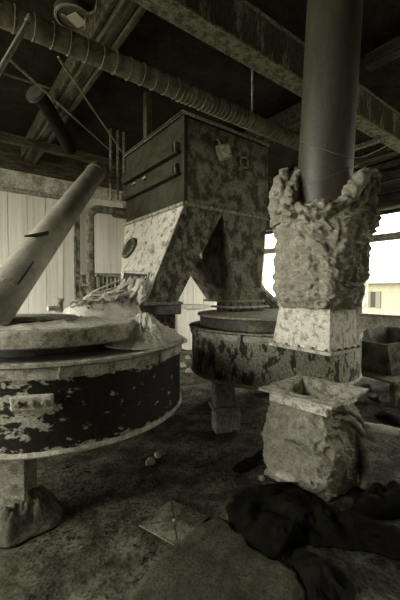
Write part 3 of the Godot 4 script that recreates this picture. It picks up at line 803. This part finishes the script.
func build_downpipe() -> void:
	var c := at(315, 349, 2.945)
	var o := Vector3(c.x, 1.11, c.z)
	var t := thing("down_pipe", "thick vertical down-pipe lagged with mineral wool above a pale square chute", "pipe", o)
	t.basis = Basis(cam_basis.z, -0.046) * Basis(Vector3.UP, deg_to_rad(5))
	part("pipe", lathe([Vector2(0.222, 0.4), Vector2(0.225, 1.0), Vector2(0.225, 3.475)], 56, false, 0.004, 3), M.column, t)
	# chute: square, flaring down
	var st := flat()
	var a := 0.225
	var b := 0.262
	add_hexa(st, [Vector3(-b, 0.01, b), Vector3(b, 0.01, b), Vector3(b, 0.01, -b), Vector3(-b, 0.01, -b)], [Vector3(-a, 0.42, a), Vector3(a, 0.42, a), Vector3(a, 0.42, -a), Vector3(-a, 0.42, -a)])
	part("chute", done(st), M.chute_pale, t)
	part("flange", box(Vector3(-0.285, -0.016, -0.285), Vector3(0.285, 0.012, 0.285), 0.004), M.pale_iron, t)
	for s in [-1, 1]:
		for k in 5:
			part("bolt", lathe([Vector2(0.0, 0.018), Vector2(0.010, 0.018), Vector2(0.013, 0.0)], 6), M.rust_edge, t).position = Vector3(-0.24 + 0.12 * k, 0.012, 0.274 * s)
			part("bolt", lathe([Vector2(0.0, 0.018), Vector2(0.010, 0.018), Vector2(0.013, 0.0)], 6), M.rust_edge, t).position = Vector3(0.274 * s, 0.012, -0.24 + 0.12 * k)
	# the lagging
	var w := part("lagging", bale(0.78, func(u): return 0.308 + 0.045 * sin(u * 2.6 + 0.2) + 0.03 * smoothstep(0.75, 1.0, u) - 0.03 * smoothstep(0.1, 0.0, u), 2.5, [0.28, 0.72], 21, 0.055), M.wool, t)
	w.position = Vector3(0, 0.335, 0)
	w.set_meta("label", "ragged mineral wool lagging")
	for y in [0.28, 0.72]:
		var pts := []
		for i in 49:
			var ag := TAU * i / 48.0
			var rr := 0.34 / pow(pow(absf(cos(ag)), 2.5) + pow(absf(sin(ag)), 2.5), 1.0 / 2.5)
			pts.append(Vector3(cos(ag) * rr, 0.78 * y + 0.012 * sin(ag * 3.0), sin(ag) * rr))
		part("tie_wire", tube(pts, 0.004, 5), M.wire, w)
	# torn collar rolls and standing flaps round the top
	var r2 := RandomNumberGenerator.new(); r2.seed = 12
	for k in 16:
		var ag := TAU * k / 16.0 + r2.randf_range(-0.1, 0.1)
		var p := Vector3(cos(ag), 0, sin(ag)) * r2.randf_range(0.31, 0.39) + Vector3(0, r2.randf_range(0.70, 0.80), 0)
		var tan := Vector3(-sin(ag), 0, cos(ag))
		part("wool_roll", shaggy([p - tan * 0.13 + Vector3(0, r2.randf_range(-0.08, 0.02), 0), p - tan * 0.05, p + tan * 0.05 + Vector3(0, 0.02, 0), p + tan * 0.14 + Vector3(0, r2.randf_range(-0.08, 0.04), 0)], [0.02, 0.055, 0.06, 0.015], 0.7, 0.05, 100 + k, 22), M.wool, w)
	var base := t.position + Vector3(0, 0.335, 0)
	var fl := [
		[[at(283, 216, 2.9), at(280, 198, 2.9), at(281, 182, 2.92), at(286, 169, 2.95)], [0.09, 0.10, 0.085, 0.03]],
		[[at(290, 214, 2.8), at(288, 200, 2.8), at(292, 186, 2.85), at(297, 172, 2.9)], [0.08, 0.08, 0.065, 0.02]],
		[[at(278, 226, 2.85), at(275, 206, 2.88), at(276, 190, 2.9), at(279, 178, 2.92)], [0.06, 0.07, 0.06, 0.02]],
		[[at(296, 206, 2.65), at(310, 212, 2.6), at(325, 214, 2.58), at(342, 208, 2.6)], [0.05, 0.06, 0.06, 0.05]],
		[[at(338, 208, 2.65), at(349, 197, 2.65), at(357, 183, 2.68), at(367, 174, 2.7), at(378, 174, 2.72)], [0.07, 0.08, 0.075, 0.06, 0.025]],
		[[at(346, 212, 2.7), at(357, 202, 2.7), at(365, 190, 2.75), at(377, 179, 2.8)], [0.06, 0.065, 0.05, 0.015]],
		[[at(379, 173, 2.75), at(377, 188, 2.76), at(373, 200, 2.78), at(374, 214, 2.8)], [0.025, 0.022, 0.025, 0.035]],
		[[at(352, 226, 2.75), at(364, 218, 2.8), at(374, 214, 2.85), at(373, 228, 2.85)], [0.06, 0.07, 0.05, 0.02]],
	]
	for k in fl.size():
		var pp := []
		for p in fl[k][0]: pp.append(t.transform.affine_inverse() * p - Vector3(0, 0.335, 0))
		part("wool_flap", shaggy(pp, fl[k][1], 0.7, 0.045, 200 + k, 22), M.wool, w)
	# loose wires slung round the pipe
	for q in [[at(300, 141, 2.7), at(325, 150, 2.62), at(345, 156, 2.62), at(362, 157, 2.7), at(386, 146, 2.9)], [at(302, 186, 2.72), at(325, 178, 2.62), at(345, 170, 2.66), at(358, 166, 2.75)]]:
		var pp := []
		for p in q: pp.append(t.transform.affine_inverse() * p)
		part("wire", tube(curve(pp), 0.0035, 5), M.wire, t)

func build_floor_box() -> void:
	var c := at(313, 389.5, 2.9)
	var o := Vector3(c.x, 0.0, c.z)
	var t := thing("floor_chute", "square open-topped chute stub lagged with sagging wool on the floor", "chute", o, deg_to_rad(5))
	var h := 0.74
	var a := 0.235
	# hollow neck
	for s in [-1, 1]:
		part("neck_side", box(Vector3(-a, 0.02, s * a - 0.008), Vector3(a, h - 0.01, s * a + 0.008), 0.003), M.pale_iron, t)
		part("neck_side", box(Vector3(s * a - 0.008, 0.02, -a + 0.009), Vector3(s * a + 0.008, h - 0.01, a - 0.009), 0.003), M.pale_iron, t)
		part("flange_bar", box(Vector3(-0.335, h - 0.012, s * 0.285 - 0.05), Vector3(0.335, h + 0.012, s * 0.285 + 0.05), 0.004), M.pale_iron, t)
		part("flange_bar", box(Vector3(s * 0.285 - 0.05, h - 0.012, -0.2345), Vector3(s * 0.285 + 0.05, h + 0.012, 0.2345), 0.004), M.pale_iron, t)
	part("bottom", box(Vector3(-a, 0.0, -a), Vector3(a, 0.018, a), 0.003), M.black_iron, t)
	var st := flat()
	add_box(st, Vector3(-0.27, h - 0.10, 0.236), Vector3(0.27, h - 0.014, 0.262), 0.004)
	add_box(st, Vector3(-0.27, h - 0.10, -0.262), Vector3(0.27, h - 0.014, -0.236), 0.004)
	add_box(st, Vector3(-0.27, h - 0.10, -0.235), Vector3(-0.244, h - 0.014, 0.235), 0.004)
	add_box(st, Vector3(0.244, h - 0.10, -0.235), Vector3(0.27, h - 0.014, 0.235), 0.004)
	part("collar", done(st), M.chute_pale, t)
	var w := part("lagging", sleeve(0.625), M.wool, t)
	w.set_meta("label", "sagging grey wool lagging")
	var base := t.position
	var fl := [
		[[at(325, 408, 2.62), at(340, 408, 2.66), at(354, 415, 2.72), at(362, 428, 2.78)], [0.04, 0.055, 0.05, 0.02]],
		[[at(330, 416, 2.6), at(346, 418, 2.64), at(357, 428, 2.72), at(362, 444, 2.8)], [0.03, 0.05, 0.05, 0.03]],
		[[at(352, 428, 2.75), at(361, 445, 2.75), at(365, 465, 2.72), at(362, 488, 2.7)], [0.04, 0.06, 0.055, 0.04]],
		[[at(285, 440, 2.68), at(310, 450, 2.55), at(335, 455, 2.56), at(354, 450, 2.7)], [0.02, 0.03, 0.03, 0.02]],
	]
	for k in fl.size():
		var pp := []
		for p in fl[k][0]: pp.append((p - base).rotated(Vector3.UP, deg_to_rad(-5)))
		part("wool_fold", shaggy(pp, fl[k][1], 0.6, 0.03, 300 + k, 14), M.wool, w)

func sleeve(h: float) -> ArrayMesh:   # bale wall with an open middle
	var n := FastNoiseLite.new(); n.seed = 33; n.frequency = 1.0; n.fractal_octaves = 4
	var rg := FastNoiseLite.new(); rg.seed = 38; rg.frequency = 1.0; rg.fractal_octaves = 3; rg.fractal_type = FastNoiseLite.FRACTAL_RIDGED
	var seg := 200
	var rows := 90
	var st := smooth()
	var grid := []
	for j in rows + 1:
		var t := float(j) / rows
		var row := []
		for i in seg:
			var a := TAU * i / seg
			var sq := 1.0 / pow(pow(absf(cos(a)), 4.0) + pow(absf(sin(a)), 4.0), 0.25)
			var half := 0.30 + 0.035 * sin(t * 3.0 + 0.3) - 0.012 * smoothstep(0.9, 1.0, t)
			var rr := half * sq
			var p := Vector3(cos(a) * rr, h * t, sin(a) * rr)
			rr += wool_disp(n, rg, p, 0.05)
			row.append(Vector3(cos(a) * rr, maxf(h * t + 0.03 * n.get_noise_3dv(p * 3.0) * smoothstep(0.0, 0.2, t), 0.0), sin(a) * rr))
		grid.append(row)
	var inner := []
	for i in seg:
		var a := TAU * i / seg
		var sq := 1.0 / pow(pow(absf(cos(a)), 12.0) + pow(absf(sin(a)), 12.0), 1.0 / 12.0)
		inner.append(Vector3(cos(a) * 0.246 * sq, h + 0.02, sin(a) * 0.246 * sq))
	grid.append(inner)
	for j in rows + 1:
		for i in seg:
			var k := (i + 1) % seg
			for p in [grid[j][i], grid[j + 1][k], grid[j + 1][i], grid[j][i], grid[j][k], grid[j + 1][k]]: st.add_vertex(p)
	return done(st)

func build_left_pipes() -> void:
	# slanting feed pipe from the near tub lid up to the roof
	var p0 := at(-8, 311, 2.66)
	var p1 := Vector3(2.30, 3.83, -6.15)
	var t := thing("feed_pipe", "thick pale pipe slanting up from the near tub towards the roof", "pipe", p0)
	var d := p1 - p0
	part("pipe", tube([d * -0.075, d * 0.25, d * 0.5, d * 0.75, d], 0.16, 28), M.pale_pipe, t)
	var un := d.normalized()
	part("seam_collar", tube([d * 0.93, d * 0.95], 0.172, 28), M.rust_edge, t)
	part("end_cap", tube([d * 0.999, d + un * 0.04], 0.12, 20), M.black_iron, t)
	# spike lug on the pipe
	var hit := func(px: float, py: float) -> Vector3:
		var rd := ray(px, py).normalized()
		var best := 1.0e9
		var res := Vector3.ZERO
		for i in 200:
			var q := p0 + d * (i / 199.0)
			var k := (q - EYE).dot(rd)
			var gap := (EYE + rd * k).distance_to(q)
			if gap < best:
				best = gap
				res = EYE + rd * (k - sqrt(maxf(0.16 * 0.16 - gap * gap, 0.0)) / sqrt(1.0 - pow(rd.dot(un), 2.0)))
		return res - p0
	var lug: Vector3 = hit.call(48, 234)
	var tip := lug + (at(26, 236, 3.5) - at(48, 234, 3.8))
	var st := flat()
	add_hexa(st, [lug + Vector3(0, -0.03, 0.02), lug + Vector3(0.02, -0.03, -0.04), lug + Vector3(0.02, 0.03, -0.04), lug + Vector3(0, 0.03, 0.02)], [tip + Vector3(0, -0.008, 0.008), tip + Vector3(0, -0.008, -0.008), tip + Vector3(0, 0.008, -0.008), tip + Vector3(0, 0.008, 0.008)])
	part("lug", done(st), M.hopper_dark, t)
	part("weld_seam", tube([hit.call(33, 262), hit.call(26, 273), hit.call(18, 284)], 0.008, 6), M.hopper_dark, t)
	part("patch", tube([hit.call(2, 281), hit.call(8, 279), hit.call(14, 285)], 0.010, 6), M.rust_edge, t)
	# bent pipe standing before the board wall
	var v0 := on_y(91, 330, 0.0)
	v0 = Vector3(0, 0, 0)
	var zz := -7.35
	var low := on_z(91, 305, zz)
	var bend := on_z(92, 208, zz)
	var right := on_z(124, 206, zz)
	var bp := thing("bent_pipe", "upright pipe with a bend standing before the board wall", "pipe", Vector3(low.x, 0, zz))
	var r := 0.22
	var path := [Vector3(0, 0.0, 0), Vector3(0, 1.0, 0), Vector3(0, bend.y - r, 0)]
	path += arc(Vector3(r, bend.y - r, 0), r, Vector3.RIGHT, Vector3.UP, PI, PI * 0.5, 8).slice(1)
	path.append(Vector3(right.x - low.x + 0.3, bend.y, 0))
	part("pipe", tube(path, 0.085, 14), M.hopper_rust, bp)
	part("flange", tube([Vector3(0, 0.0, 0), Vector3(0, 0.04, 0)], 0.15, 16), M.rust_edge, bp)
	part("sleeve", tube([Vector3(right.x - low.x - 0.25, bend.y - 0.02, 0), Vector3(right.x - low.x + 0.2, bend.y - 0.02, 0)], 0.12, 14), M.black_iron, bp)
	# thin pipes dropping from the roof by the hopper
	for k in 3:
		var hp := on_z([111, 118, 124][k], 200, -6.0)
		var hl := ["slender drop pipe beside the hopper corner", "slender drop pipe nearest the hopper's stiffened side", "slender drop pipe against the hopper's back corner"]
		single("drop_pipe", tube([Vector3(0, 0, 0), Vector3(0, 4.6 - hp.y - 0.02, 0)], 0.025, 8), M.rust_edge, hl[k], "pipe", hp)
	single("hanger_post", box(Vector3(-0.05, 3.76, -0.05), Vector3(0.05, 4.59, 0.05), 0.008), M.black_iron, "dark hanger post between hopper top and ceiling", "post", Vector3(2.5, 0, -4.6))

func build_wall_clutter() -> void:
	# pale sheet, upright post and service board before the back wall
	var zz := Z0 + 0.06
	var s0 := on_z(80, 276, zz)
	var s1 := on_z(123, 203, zz)
	single("wall_sheet", box(Vector3(0, 0, 0), Vector3(s1.x - s0.x, s1.y - s0.y, 0.02), 0.004), M.wall, "clean white sheet fixed to the board wall behind the bent pipe", "sheet", Vector3(s0.x, s0.y, zz - 0.03))
	var pz := Z0 + 0.14
	var pp := on_z(77, 260, pz)
	single("wall_post", box(Vector3(-0.06, 0.0, -0.05), Vector3(0.06, 4.05, 0.05), 0.01), M.hopper_rust, "brown upright post against the board wall left of the bent pipe", "post", Vector3(pp.x, 0, pz))
	var g0 := on_z(95, 273, -7.6)
	var g1 := on_z(127, 273, -7.6)
	var sv := thing("service_shelf", "dark shelf with a row of short upright pipes along the board wall", "shelf", Vector3(g0.x, 0, -7.6))
	var L := g1.x - g0.x
	part("board", box(Vector3(0, g0.y - 0.08, -0.18), Vector3(L, g0.y, 0.1), 0.01), M.rust_edge, sv)
	part("back_board", box(Vector3(0.0, 0.5, -0.22), Vector3(L, g0.y - 0.08, -0.19), 0.006), M.hopper_rust, sv)
	for x in [0.05, L - 0.1]:
		part("leg", box(Vector3(x, 0.0, -0.05), Vector3(x + 0.06, g0.y - 0.08, 0.02), 0.006), M.rust_edge, sv)
	for k in 7:
		var x := L * 0.12 + k * L * 0.125
		part("pipe", tube([Vector3(x, 0.75, -0.02), Vector3(x, g0.y - 0.05, -0.02)], 0.026, 8), M.pale_iron if k % 2 == 0 else M.rust_edge, sv)
	part("drain", box(Vector3(L * 0.05, 0.66, -0.1), Vector3(L * 0.99, 0.76, 0.06), 0.01), M.rust_edge, sv)
	var bz := -7.75
	var b0 := on_z(79, 302, bz)
	var b1 := on_z(90, 281, bz)
	var eb := thing("switch_box", "dark switch box with a row of small buttons beside the bent pipe", "switch box", Vector3(b0.x, b0.y, bz))
	part("case", box(Vector3(0, 0, 0), Vector3(b1.x - b0.x, b1.y - b0.y, 0.12), 0.01), M.hopper_rust, eb)
	for k in 4:
		part("button", cbox(Vector3(0.03, 0.03, 0.02), 0.005), M.enamel, eb).position = Vector3(0.04 + k * 0.045, (b1.y - b0.y) * 0.8, 0.13)
	part("cable", tube(curve([Vector3(0.18, 0.3, 0.13), Vector3(0.2, 0.1, 0.16), Vector3(0.1, -0.15, 0.15), Vector3(0.05, -0.4, 0.1)]), 0.012, 6), M.enamel, eb)
	part("stand", box(Vector3(0.02, -b0.y, 0.0), Vector3(0.10, 0.0, 0.08), 0.006), M.rust_edge, eb)
	# small valve stump on the lid
	var vp := on_z(60, 312, -4.0)
	var vs := thing("valve_stub", "small rusty valve stub standing on the tub lid", "valve", Vector3(vp.x, 1.345, -4.0))
	part("stem", lathe([Vector2(0.0, 0.0), Vector2(0.05, 0.0), Vector2(0.05, 0.03), Vector2(0.03, 0.04), Vector2(0.028, 0.12), Vector2(0.045, 0.13), Vector2(0.045, 0.16), Vector2(0.0, 0.16)], 16), M.rust_edge, vs)
	part("spout", tube([Vector3(0, 0.05, 0), Vector3(-0.14, 0.05, 0.03)], 0.03, 10), M.pale_iron, vs)
	# pale plinth seen between the tubs
	var q := on_z(192, 342, -7.45)
	var pl := thing("plinth", "pale concrete plinth by the back wall between the tubs", "plinth", Vector3(q.x, 0, q.z))
	part("block", box(Vector3(-0.32, 0.0, -0.25), Vector3(0.32, 1.1, 0.25), 0.02), M.wall, pl)
	part("top", box(Vector3(-0.42, 1.1, -0.3), Vector3(0.42, 1.2, 0.3), 0.015), M.fibre, pl)
	# torn wool strips pouring from the hopper slot onto the lid
	var n := FastNoiseLite.new(); n.seed = 9; n.frequency = 2.2; n.fractal_octaves = 3
	var fh := thing("wool_spill", "pale spill of wool strips pouring from the hopper slot over the tub", "wool", Vector3(1.45, 1.37, -3.85))
	var ol := []
	for p in [[0.98, -4.0], [1.08, -3.62], [1.30, -3.28], [1.58, -3.12], [1.76, -3.30], [1.80, -3.8], [1.66, -4.10], [1.3, -4.22]]:
		ol.append(Vector3(p[0] - 1.45, 0, p[1] + 3.85))
	part("mat", mound(ol, -0.26, func(u, x, z): return 0.27 * (1.0 - pow(u, 9.0)) + 0.15 * (1.0 - u * u) * (0.9 + 1.5 * clampf(x, -0.5, 0.7)) + 0.10 * absf(n.get_noise_2d(x * 3, z * 3)) * (1.0 - u) + 0.04 * n.get_noise_2d(x * 9, z * 9), 34, 12, 0.02, 6), M.fibre, fh)
	var r3 := RandomNumberGenerator.new(); r3.seed = 6
	var orig := fh.position
	for k in 90:
		var u := k / 89.0
		var sx := lerpf(124, 146, r3.randf())
		var sy := lerpf(276, 296, r3.randf())
		var ex := sx - lerpf(5, 68, r3.randf() * r3.randf())
		var ey := lerpf(300, 322, clampf((sx - ex) / 50.0, 0.0, 1.0)) + r3.randf_range(-3, 3)
		var d0 := lerpf(4.35, 3.85, (sx - 124) / 22.0) - 0.06
		var d1 := d0 - r3.randf_range(0.05, 0.35)
		var a := at(sx, sy, d0)
		var b := at(ex, ey, d1)
		b.y = maxf(b.y, 1.38)
		var m1 := a.lerp(b, 0.3) + Vector3(-0.02, -0.06 + 0.10 * r3.randf(), 0.04)
		var m2 := a.lerp(b, 0.68) + Vector3(0, -0.02 + 0.09 * r3.randf(), 0.04)
		m1.y = maxf(m1.y, 1.39); m2.y = maxf(m2.y, 1.38)
		if k % 3 == 0:   # short torn pieces lying over the spill
			var c := Vector3(r3.randf_range(1.1, 1.7), 0, r3.randf_range(-4.0, -3.3))
			c.y = 1.44 + 0.16 * clampf((c.x - 1.2) / 0.5, 0.0, 1.0) + r3.randf_range(0.0, 0.05)
			var dd := Vector3(r3.randf_range(-0.14, 0.14), -0.03, r3.randf_range(-0.12, 0.12))
			a = c + dd; b = c - dd - Vector3(0.0, 0.05, 0.0)
			m1 = a.lerp(b, 0.33) + Vector3(0, 0.03, 0); m2 = a.lerp(b, 0.66) + Vector3(0, 0.025, 0.02)
		part("strip", shaggy([a - orig, m1 - orig, m2 - orig, b - orig], [0.012, r3.randf_range(0.018, 0.042), r3.randf_range(0.018, 0.045), 0.006], 0.35, 0.03, 400 + k, 8), M.fibre, fh)

func build_debris() -> void:
	var n := FastNoiseLite.new(); n.seed = 15; n.frequency = 1.6; n.fractal_octaves = 4
	var poly := func(px: Array, y := 0.0) -> Array:
		var out := []
		for p in px: out.append(on_y(p[0], p[1], y))
		return out
	# crumpled black sheet in front of the wrapped stub
	single("black_sheet", mound(poly.call([[226, 512], [240, 494], [262, 487], [290, 484], [318, 499], [350, 519], [382, 530], [420, 540], [430, 552], [400, 560], [368, 552], [330, 548], [305, 545], [285, 552], [272, 562], [250, 548], [236, 534]]), 0.0, func(u, x, z): return 0.014 + 0.14 * (1.0 - pow(u, 3.0)) * (0.45 + 0.9 * absf(n.get_noise_2d(x * 1.6, z * 1.6)) + 0.35 * n.get_noise_2d(x * 4, z * 4)), 20, 6, 0.04, 8), M.tarp, "crumpled black oily sheet lying before the wool-lagged stub", "sheet")
	single("black_rag", mound(poly.call([[292, 556], [306, 552], [322, 560], [346, 575], [356, 600], [340, 640], [310, 620], [300, 585]]), 0.0, func(u, x, z): return 0.012 + 0.10 * (1.0 - pow(u, 3.0)) * (0.5 + absf(n.get_noise_2d(x * 2, z * 2))), 14, 6, 0.03, 9), M.tarp, "small black crumpled rag in front of the oily sheet", "rag")
	single("black_bundle", mound(poly.call([[352, 510], [358, 501], [372, 497], [400, 494], [424, 496], [424, 512], [395, 519], [366, 518]]), 0.0, func(u, x, z): return 0.02 + 0.15 * (1.0 - pow(u, 4.0)) * (0.7 + 0.5 * n.get_noise_2d(x * 3, z * 3)), 14, 6, 0.02, 10), M.tarp, "black bundle beside the sagging wool of the floor stub", "bundle")
	single("crumpled_foil", mound(poly.call([[276, 487], [282, 482], [292, 484], [301, 490], [298, 495], [286, 493]]), 0.10, func(u, x, z): return 0.01 + 0.05 * (1.0 - u * u) * (0.5 + 1.2 * absf(n.get_noise_2d(x * 14, z * 14))), 8, 5, 0.02, 11), M.fibre, "scrap of crumpled pale wrapping on the edge of the black sheet", "scrap")
	# raised slab piece in the foreground, and the square hatch
	single("broken_slab", mound(poly.call([[120, 640], [150, 575], [182, 545], [215, 522], [236, 536], [256, 556], [276, 566], [296, 580], [310, 620], [300, 660], [200, 680]]), -0.01, func(u, x, z): return 0.045 + 0.01 * n.get_noise_2d(x * 3, z * 3), 16, 6, 0.03, 12), M.slab, "broken pale concrete slab in the foreground beside the black sheet", "slab")
	var h0 := on_y(174, 522)
	var hatch := thing("floor_hatch", "square iron hatch plate with diagonal creases set in the floor", "hatch", Vector3(h0.x, 0.002, h0.z), deg_to_rad(18))
	part("plate", box(Vector3(-0.17, 0.0, -0.17), Vector3(0.17, 0.008, 0.17), 0.002), M.hopper_front, hatch)
	for k in 4:
		var st := flat()
		var a0 := TAU * k / 4.0 + PI / 4
		add_box(st, Vector3(0.0, 0.007, -0.004), Vector3(0.23, 0.011, 0.004), 0.001, Transform3D(Basis(Vector3.UP, a0), Vector3.ZERO))
		part("crease", done(st), M.slab, hatch)
	part("knob", lathe([Vector2(0.0, 0.02), Vector2(0.009, 0.018), Vector2(0.012, 0.008)], 10, false), M.enamel, hatch)
	# lump of caked dirt round the near tub's leg
	single("dirt_lump", mound(poly.call([[-30, 540], [5, 548], [30, 538], [58, 524], [62, 505], [40, 498], [0, 500], [-40, 510]]), 0.0, func(u, x, z): return 0.01 + 0.17 * (1.0 - pow(u, 4.0)) * (0.85 + 0.8 * n.get_noise_2d(x * 3, z * 3)) + 0.09 * absf(n.get_noise_2d(x * 7, z * 7)) * (1.0 - u), 40, 14, 0.0, 13), M.hopper_rust, "lump of caked dirt round the near tub's leg", "dirt")
	# trough and plates to the right
	var q := on_y(385, 392)
	var tr := thing("scrap_trough", "tilted sheet iron trough against the window wall side", "trough", Vector3(q.x, 0, q.z), deg_to_rad(-14))
	var st := flat()
	var b := [Vector3(-0.42, 0.42, 0.42), Vector3(0.75, 0.42, 0.42), Vector3(0.75, 0.42, -0.42), Vector3(-0.42, 0.42, -0.42)]
	var t := [Vector3(-0.62, 0.86, 0.5), Vector3(0.85, 0.94, 0.5), Vector3(0.85, 0.94, -0.6), Vector3(-0.62, 0.86, -0.6)]
	for i in 4:
		var j := (i + 1) % 4
		add_hexa(st, [b[i], b[j], b[j] + Vector3(0, 0.02, 0), b[i] + Vector3(0, 0.02, 0)], [t[i], t[j], t[j] * Vector3(0.97, 1, 0.96), t[i] * Vector3(0.97, 1, 0.96)])
	add_box(st, Vector3(-0.42, 0.40, -0.42), Vector3(0.75, 0.43, 0.42), 0.004)
	part("pan", done(st), M.hopper_front, tr)
	part("shelf", box(Vector3(-0.62, 0.34, -0.5), Vector3(1.1, 0.38, 0.62), 0.008), M.rust_edge, tr)
	for x in [-0.5, 0.9]:
		for z in [-0.4, 0.45]:
			part("leg", box(Vector3(x, 0.0, z), Vector3(x + 0.08, 0.34, z + 0.08), 0.008), M.hopper_rust, tr)
	var pa := on_y(345, 440) + Vector3(0.12, 0.10, 0)
	var pb := on_y(420, 446) + Vector3(0, 0.06, 0)
	var lp := thing("loose_pipe", "pale loose pipe lying on the floor out of the wool stub", "pipe", Vector3(pb.x, 0.0, pb.z))
	part("pipe", tube([at(366, 427, 2.75) - lp.position, at(384, 430, 2.75) - lp.position, at(425, 437, 2.75) - lp.position], 0.035, 12), M.pale_iron, lp)
	part("wrapping", shaggy([at(362, 427, 2.75) - lp.position, at(375, 428, 2.75) - lp.position, at(392, 431, 2.75) - lp.position], [0.042, 0.04, 0.037], 0.9, 0.012, 7, 10), M.fibre, lp)
	part("support", cbox(Vector3(0.12, 0.30, 0.12), 0.01), M.stone, lp).position = at(416, 436, 2.75) - lp.position + Vector3(0, -0.2, 0)
	single("dark_scrap", mound(poly.call([[374, 416], [382, 412], [400, 418], [412, 424], [400, 426], [385, 420]]), 0.0, func(u, x, z): return 0.01 + 0.04 * (1.0 - u * u), 6, 5, 0.02, 14), M.tarp, "flat black scrap on the floor beyond the loose pipe", "scrap")
	single("dark_strip", mound(poly.call([[232, 470], [240, 462], [256, 456], [264, 448], [266, 452], [258, 462], [244, 472]]), 0.0, func(u, x, z): return 0.008 + 0.02 * (1.0 - u * u), 6, 5, 0.02, 16), M.tarp, "thin black strip on the floor beside the wool stub", "scrap")
	# rubble chunks
	var spots := [[150, 462, 0.05], [158, 455, 0.04], [318, 470, 0.04], [262, 478, 0.03], [268, 472, 0.04], [385, 400, 0.09], [372, 396, 0.07], [366, 388, 0.08], [396, 396, 0.07], [190, 372, 0.09], [182, 366, 0.08], [198, 362, 0.08], [188, 358, 0.07], [360, 400, 0.06], [176, 380, 0.06], [205, 366, 0.07]]
	var proto := ArrayMesh.new()
	for i in spots.size():
		var s: Array = spots[i]
		var p := on_y(s[0], s[1])
		if i % 4 == 0:
			var ol := []
			for k in 8:
				var ag := TAU * k / 8.0
				ol.append(Vector3(cos(ag), 0, sin(ag)) * rng.randf_range(0.75, 1.2))
			proto = mound(ol, 0.0, func(u, x, z): return 0.7 * (1.0 - pow(u, 3.0)) + 0.25 + 0.3 * n.get_noise_2d(x * 1.3 + i, z * 1.3), 5, 2, 0.1, i)
		var o := single("rubble_chunk", proto, M.stone, (("small chunk of rubble on the floor before the near tub" if s[0] < 200 else "small chunk of rubble at the foot of the wool-lagged stub") if s[2] < 0.055 else ("rough chunk of rubble by the iron trough" if s[0] > 300 else "rough chunk of rubble on the floor between the two tubs")), "rubble", Vector3(p.x, -0.01, p.z), "rubble chunks on the floor")
		o.scale = Vector3.ONE * s[2]
		o.rotation.y = rng.randf() * TAU
	# fine gravel and crumbs
	var mm := MultiMesh.new()
	mm.transform_format = MultiMesh.TRANSFORM_3D
	var ol2 := []
	for k in 6: ol2.append(Vector3(cos(TAU * k / 6.0), 0, sin(TAU * k / 6.0)) * (0.8 + 0.4 * (k % 2)))
	mm.mesh = mound(ol2, -0.3, func(u, x, z): return 1.0 - 0.6 * u * u, 3, 1)
	mm.instance_count = 2600
	for k in 2600:
		var px := Vector3(rng.randf_range(-0.3, 8.1), 0.0, rng.randf_range(-7.7, -0.4))
		var s := 0.004 + 0.013 * pow(rng.randf(), 3.0)
		mm.set_instance_transform(k, Transform3D(Basis(Vector3.UP, rng.randf() * TAU).scaled(Vector3(s, s * 0.7, s)), px))
	var gm := MultiMeshInstance3D.new()
	gm.name = "gravel"; gm.multimesh = mm; gm.material_override = M.slab
	add_child(gm)
	gm.set_meta("kind", "stuff")
	tag(gm, "fine gravel and crumbs strewn over the floor", "gravel")
